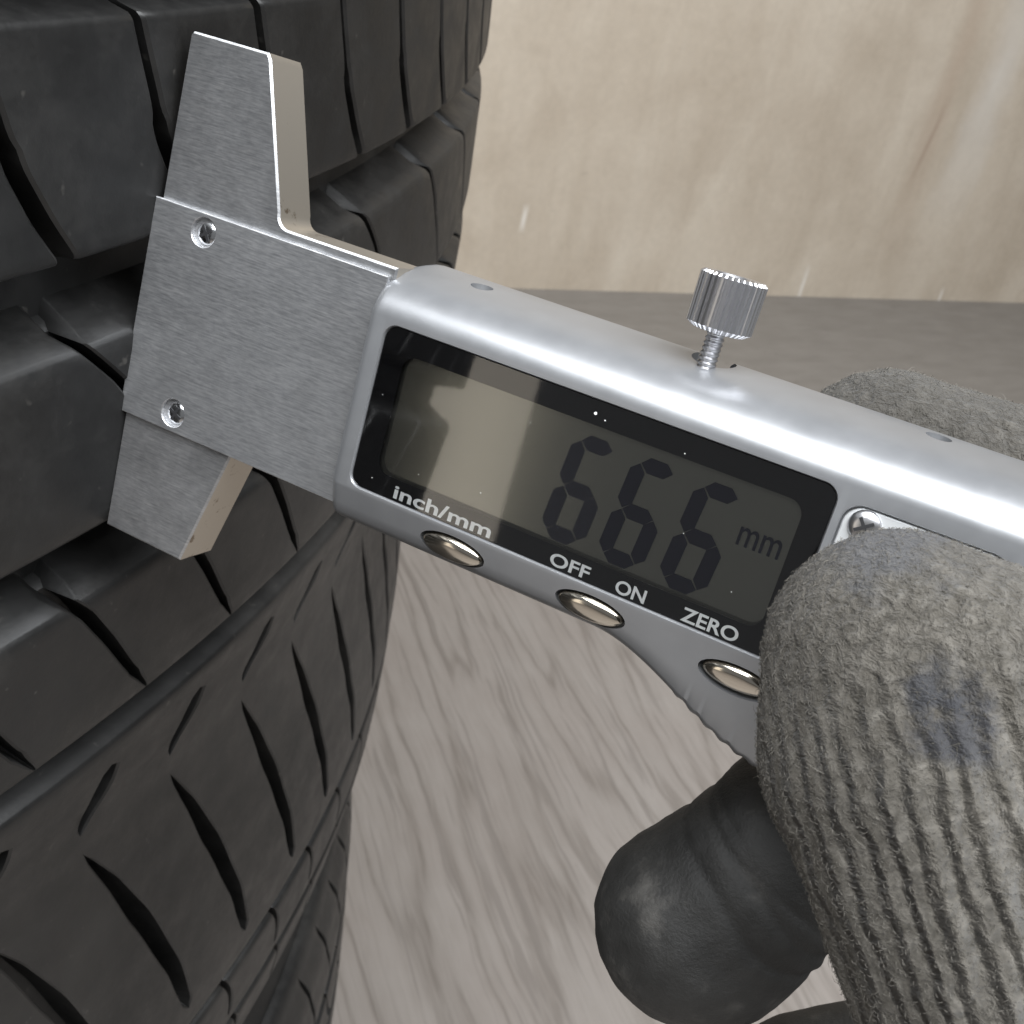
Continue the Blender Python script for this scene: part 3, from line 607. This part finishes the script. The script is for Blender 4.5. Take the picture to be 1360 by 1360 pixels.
# ------------------------------------------------------------------ gloved hand
THUMB = [((75.6, -13.6, 13.0), 14.2), ((79.2, -21, 15.0), 15.6), ((95.0, -38.5, 18.5), 14.9), ((125, -67, 15), 17.5), ((128, -80, 0), 21), ((152, -72, -24), 26)]
def build_hand():
    chains = [
        THUMB,
        [((62.0, -1.6, -31.0), 13.6), ((78, -2.2, -31.5), 14.2), ((100, -4, -33), 15), ((132, -12, -38), 17)],            # index, behind the housing
        [((61.4, -69.6, -18.0), 14.6), ((66.8, -60.0, -20.0), 14.0), ((75.0, -45, -28.0), 13.4), ((96, -30, -36), 15.5), ((134, -34, -42), 18)],   # middle, coated tip in front
        [((72.3, -12.0, 12.5), 13.4), ((76.6, -20.5, 14.5), 14.8)],
        [((72.0, -12.0, 12.5), 13.2), ((78.8, -12.2, 13.0), 13.6)],
        [((87.0, -96.5, -28.0), 14.5), ((100, -90, -36), 15), ((114, -74, -46), 15.5), ((136, -56, -44), 18)],
        [((104, -106, -30), 12.5), ((114, -96, -40), 13), ((126, -84, -46), 14), ((140, -76, -42), 17)],
        [((134, -12, -38), 19), ((150, -35, -40), 24), ((152, -60, -38), 25), ((142, -76, -40), 19), ((152, -35, -40), 24), ((170, -55, -36), 28), ((205, -68, -34), 29), ((240, -78, -34), 30)],
    ]
    bm = bmesh.new()
    for ch in chains:
        for (a, ra), (b, rb) in zip(ch, ch[1:]):
            a = Vector(a); b = Vector(b); n = max(2, int((b-a).length/2.2))
            for i in range(n+1):
                t = i/n; bmesh.ops.create_icosphere(bm, subdivisions=2 if ra > 16.5 else 3, radius=(ra+(rb-ra)*t)*U, matrix=Matrix.Translation((a+(b-a)*t)*U))
    me = bpy.data.meshes.new('glove'); bm.to_mesh(me); bm.free()
    o = bpy.data.objects.new('gloved_hand', me); col.objects.link(o)
    r = o.modifiers.new('r', 'REMESH'); r.mode = 'VOXEL'; r.voxel_size = 0.62*U
    s = o.modifiers.new('s', 'SMOOTH'); s.factor = 0.5; s.iterations = 10
    dg = bpy.context.evaluated_depsgraph_get(); me2 = bpy.data.meshes.new_from_object(o.evaluated_get(dg)); o.modifiers.clear(); o.data = me2; bpy.data.meshes.remove(me)
    me = me2; me.name = 'glove'
    ax = (Vector((92, -40, 18))-Vector((75.6, -13.6, 13))).normalized()
    zc = Vector((0, 0, 1)); side = ax.cross(zc).normalized(); up = side.cross(ax)
    mid_tip = Vector((61.4, -69.6, -18)); segm = [Vector(p) for p, _ in chains[2]]; ring = [Vector(p) for p, _ in chains[5]]
    fax = (segm[1]-segm[0]).normalized()
    def seg_d(p, pts):
        best = 1e9
        for a, b in zip(pts, pts[1:]):
            ab = b-a; t = max(0, min(1, (p-a).dot(ab)/ab.length_squared)); best = min(best, (p-a-ab*t).length)
        return best
    thp = [Vector(p) for p, _ in THUMB]; idx = [Vector(p) for p, _ in chains[1]]
    normals = [v.normal.copy() for v in me.vertices]
    coat = [0]*len(me.vertices)
    for v, nn in zip(me.vertices, normals):
        p = v.co/U; d = 0.0
        if p.x < 125:
            dt = seg_d(p, thp); dm = min(seg_d(p, segm), seg_d(p, ring)); di = seg_d(p, idx)
            if dm < dt and dm < di:
                coat[v.index] = 1
                d = 0.7*noise.noise(p*0.075)+0.16*noise.noise(p*0.3)
                fa = (p-mid_tip).dot(fax)
                for u0, dep, wd_ in ((9.0, 0.5, 0.9), (13.5, 0.65, 1.1), (15.8, 0.4, 0.7), (22, 0.6, 1.2)):
                    tt = (fa-u0-2.2*noise.noise(p*0.07+Vector((u0, 0, 0))))/wd_; d -= dep*math.exp(-tt*tt)*(0.4+0.9*abs(noise.noise(p*0.06+Vector((0, u0, 3)))))
                q = (p-Vector((46.5, -77, -14))).length
                if q < 7: d += 0.5*noise.noise(p*0.5)*(1-q/7)
            else:
                q = p-thp[0]; u = q.dot(ax); vv = q.dot(side); wv = q.dot(up)
                if dt < di:
                    k = max(0, min(1, (u-2)/14)); wob = noise.noise(Vector((u*0.05, vv*0.08, wv*0.08)))
                    d = 0.20*k*math.sin(vv*2*math.pi/5.6+wob*6) + 0.40*noise.noise(p*0.11) + 0.10*noise.noise(p*0.5)
                else:
                    d = 0.30*noise.noise(p*0.2)+0.16*noise.noise(p*0.6)+0.08*noise.noise(p*1.3)
        p = p+nn*d
        if p.x < 97 and p.y > -38 - (0 if p.z > -8 else -2) and p.y < 9:
            if dt_front(p) and p.z < 0.5: p.z = 0.5+0.05*(p.z-0.5)
            elif p.z > -16.6 and p.z < 0 and p.x < 96.4 and p.y > -37: p.z = -16.6
        v.co = p*U
    me.materials.clear(); me.materials.append(M['knit']); me.materials.append(M['coated'])
    for f in me.polygons:
        f.use_smooth = True; f.material_index = 1 if sum(coat[i] for i in f.vertices)*2 > len(f.vertices) else 0
    me.update()
    o.matrix_world = GM
    tag(o, 'gloved hand in grey knit with dark coated fingertips gripping the gauge', 'gloved hand')
    # stray fibres of the knit
    vs = []; fs = []; rnd = random.Random(3)
    cand = [f for f in me.polygons if f.material_index == 0 and f.center.x/U < 100 and (f.center.z/U > -2 or f.center.y/U > -2)]
    for _ in range(26000):
        f = rnd.choice(cand); c = f.center/U; n_ = f.normal
        tdir = Vector((rnd.uniform(-1, 1), rnd.uniform(-1, 1), rnd.uniform(-1, 1))); tdir = (tdir-n_*tdir.dot(n_)).normalized()
        L = rnd.uniform(0.30, 0.80) if rnd.random() < 0.992 else rnd.uniform(1.0, 2.0); lift = rnd.uniform(0.1, 0.6); w = 0.028
        pts = [c-n_*0.1, c+tdir*L*0.5+n_*L*lift*0.6, c+tdir*L+n_*L*lift*0.75]; sd = tdir.cross(n_)*w; o_ = len(vs)
        vs += [pts[0]+sd, pts[0]-sd, pts[1]+sd*0.8, pts[1]-sd*0.8, pts[2], pts[0]+n_*w*2, pts[1]+n_*w*1.6]
        fs += [(o_, o_+1, o_+3, o_+2), (o_+2, o_+3, o_+4), (o_+1, o_+5, o_+6, o_+3), (o_+5, o_, o_+2, o_+6), (o_+3, o_+6, o_+4), (o_+6, o_+2, o_+4)]
    fz = obj('knit_fuzz', mesh('knit_fuzz', vs, fs), 'fuzz', o); fz['kind'] = 'stuff'
    return o
def dt_front(p):
    return p.z > -7.5
hand = build_hand()
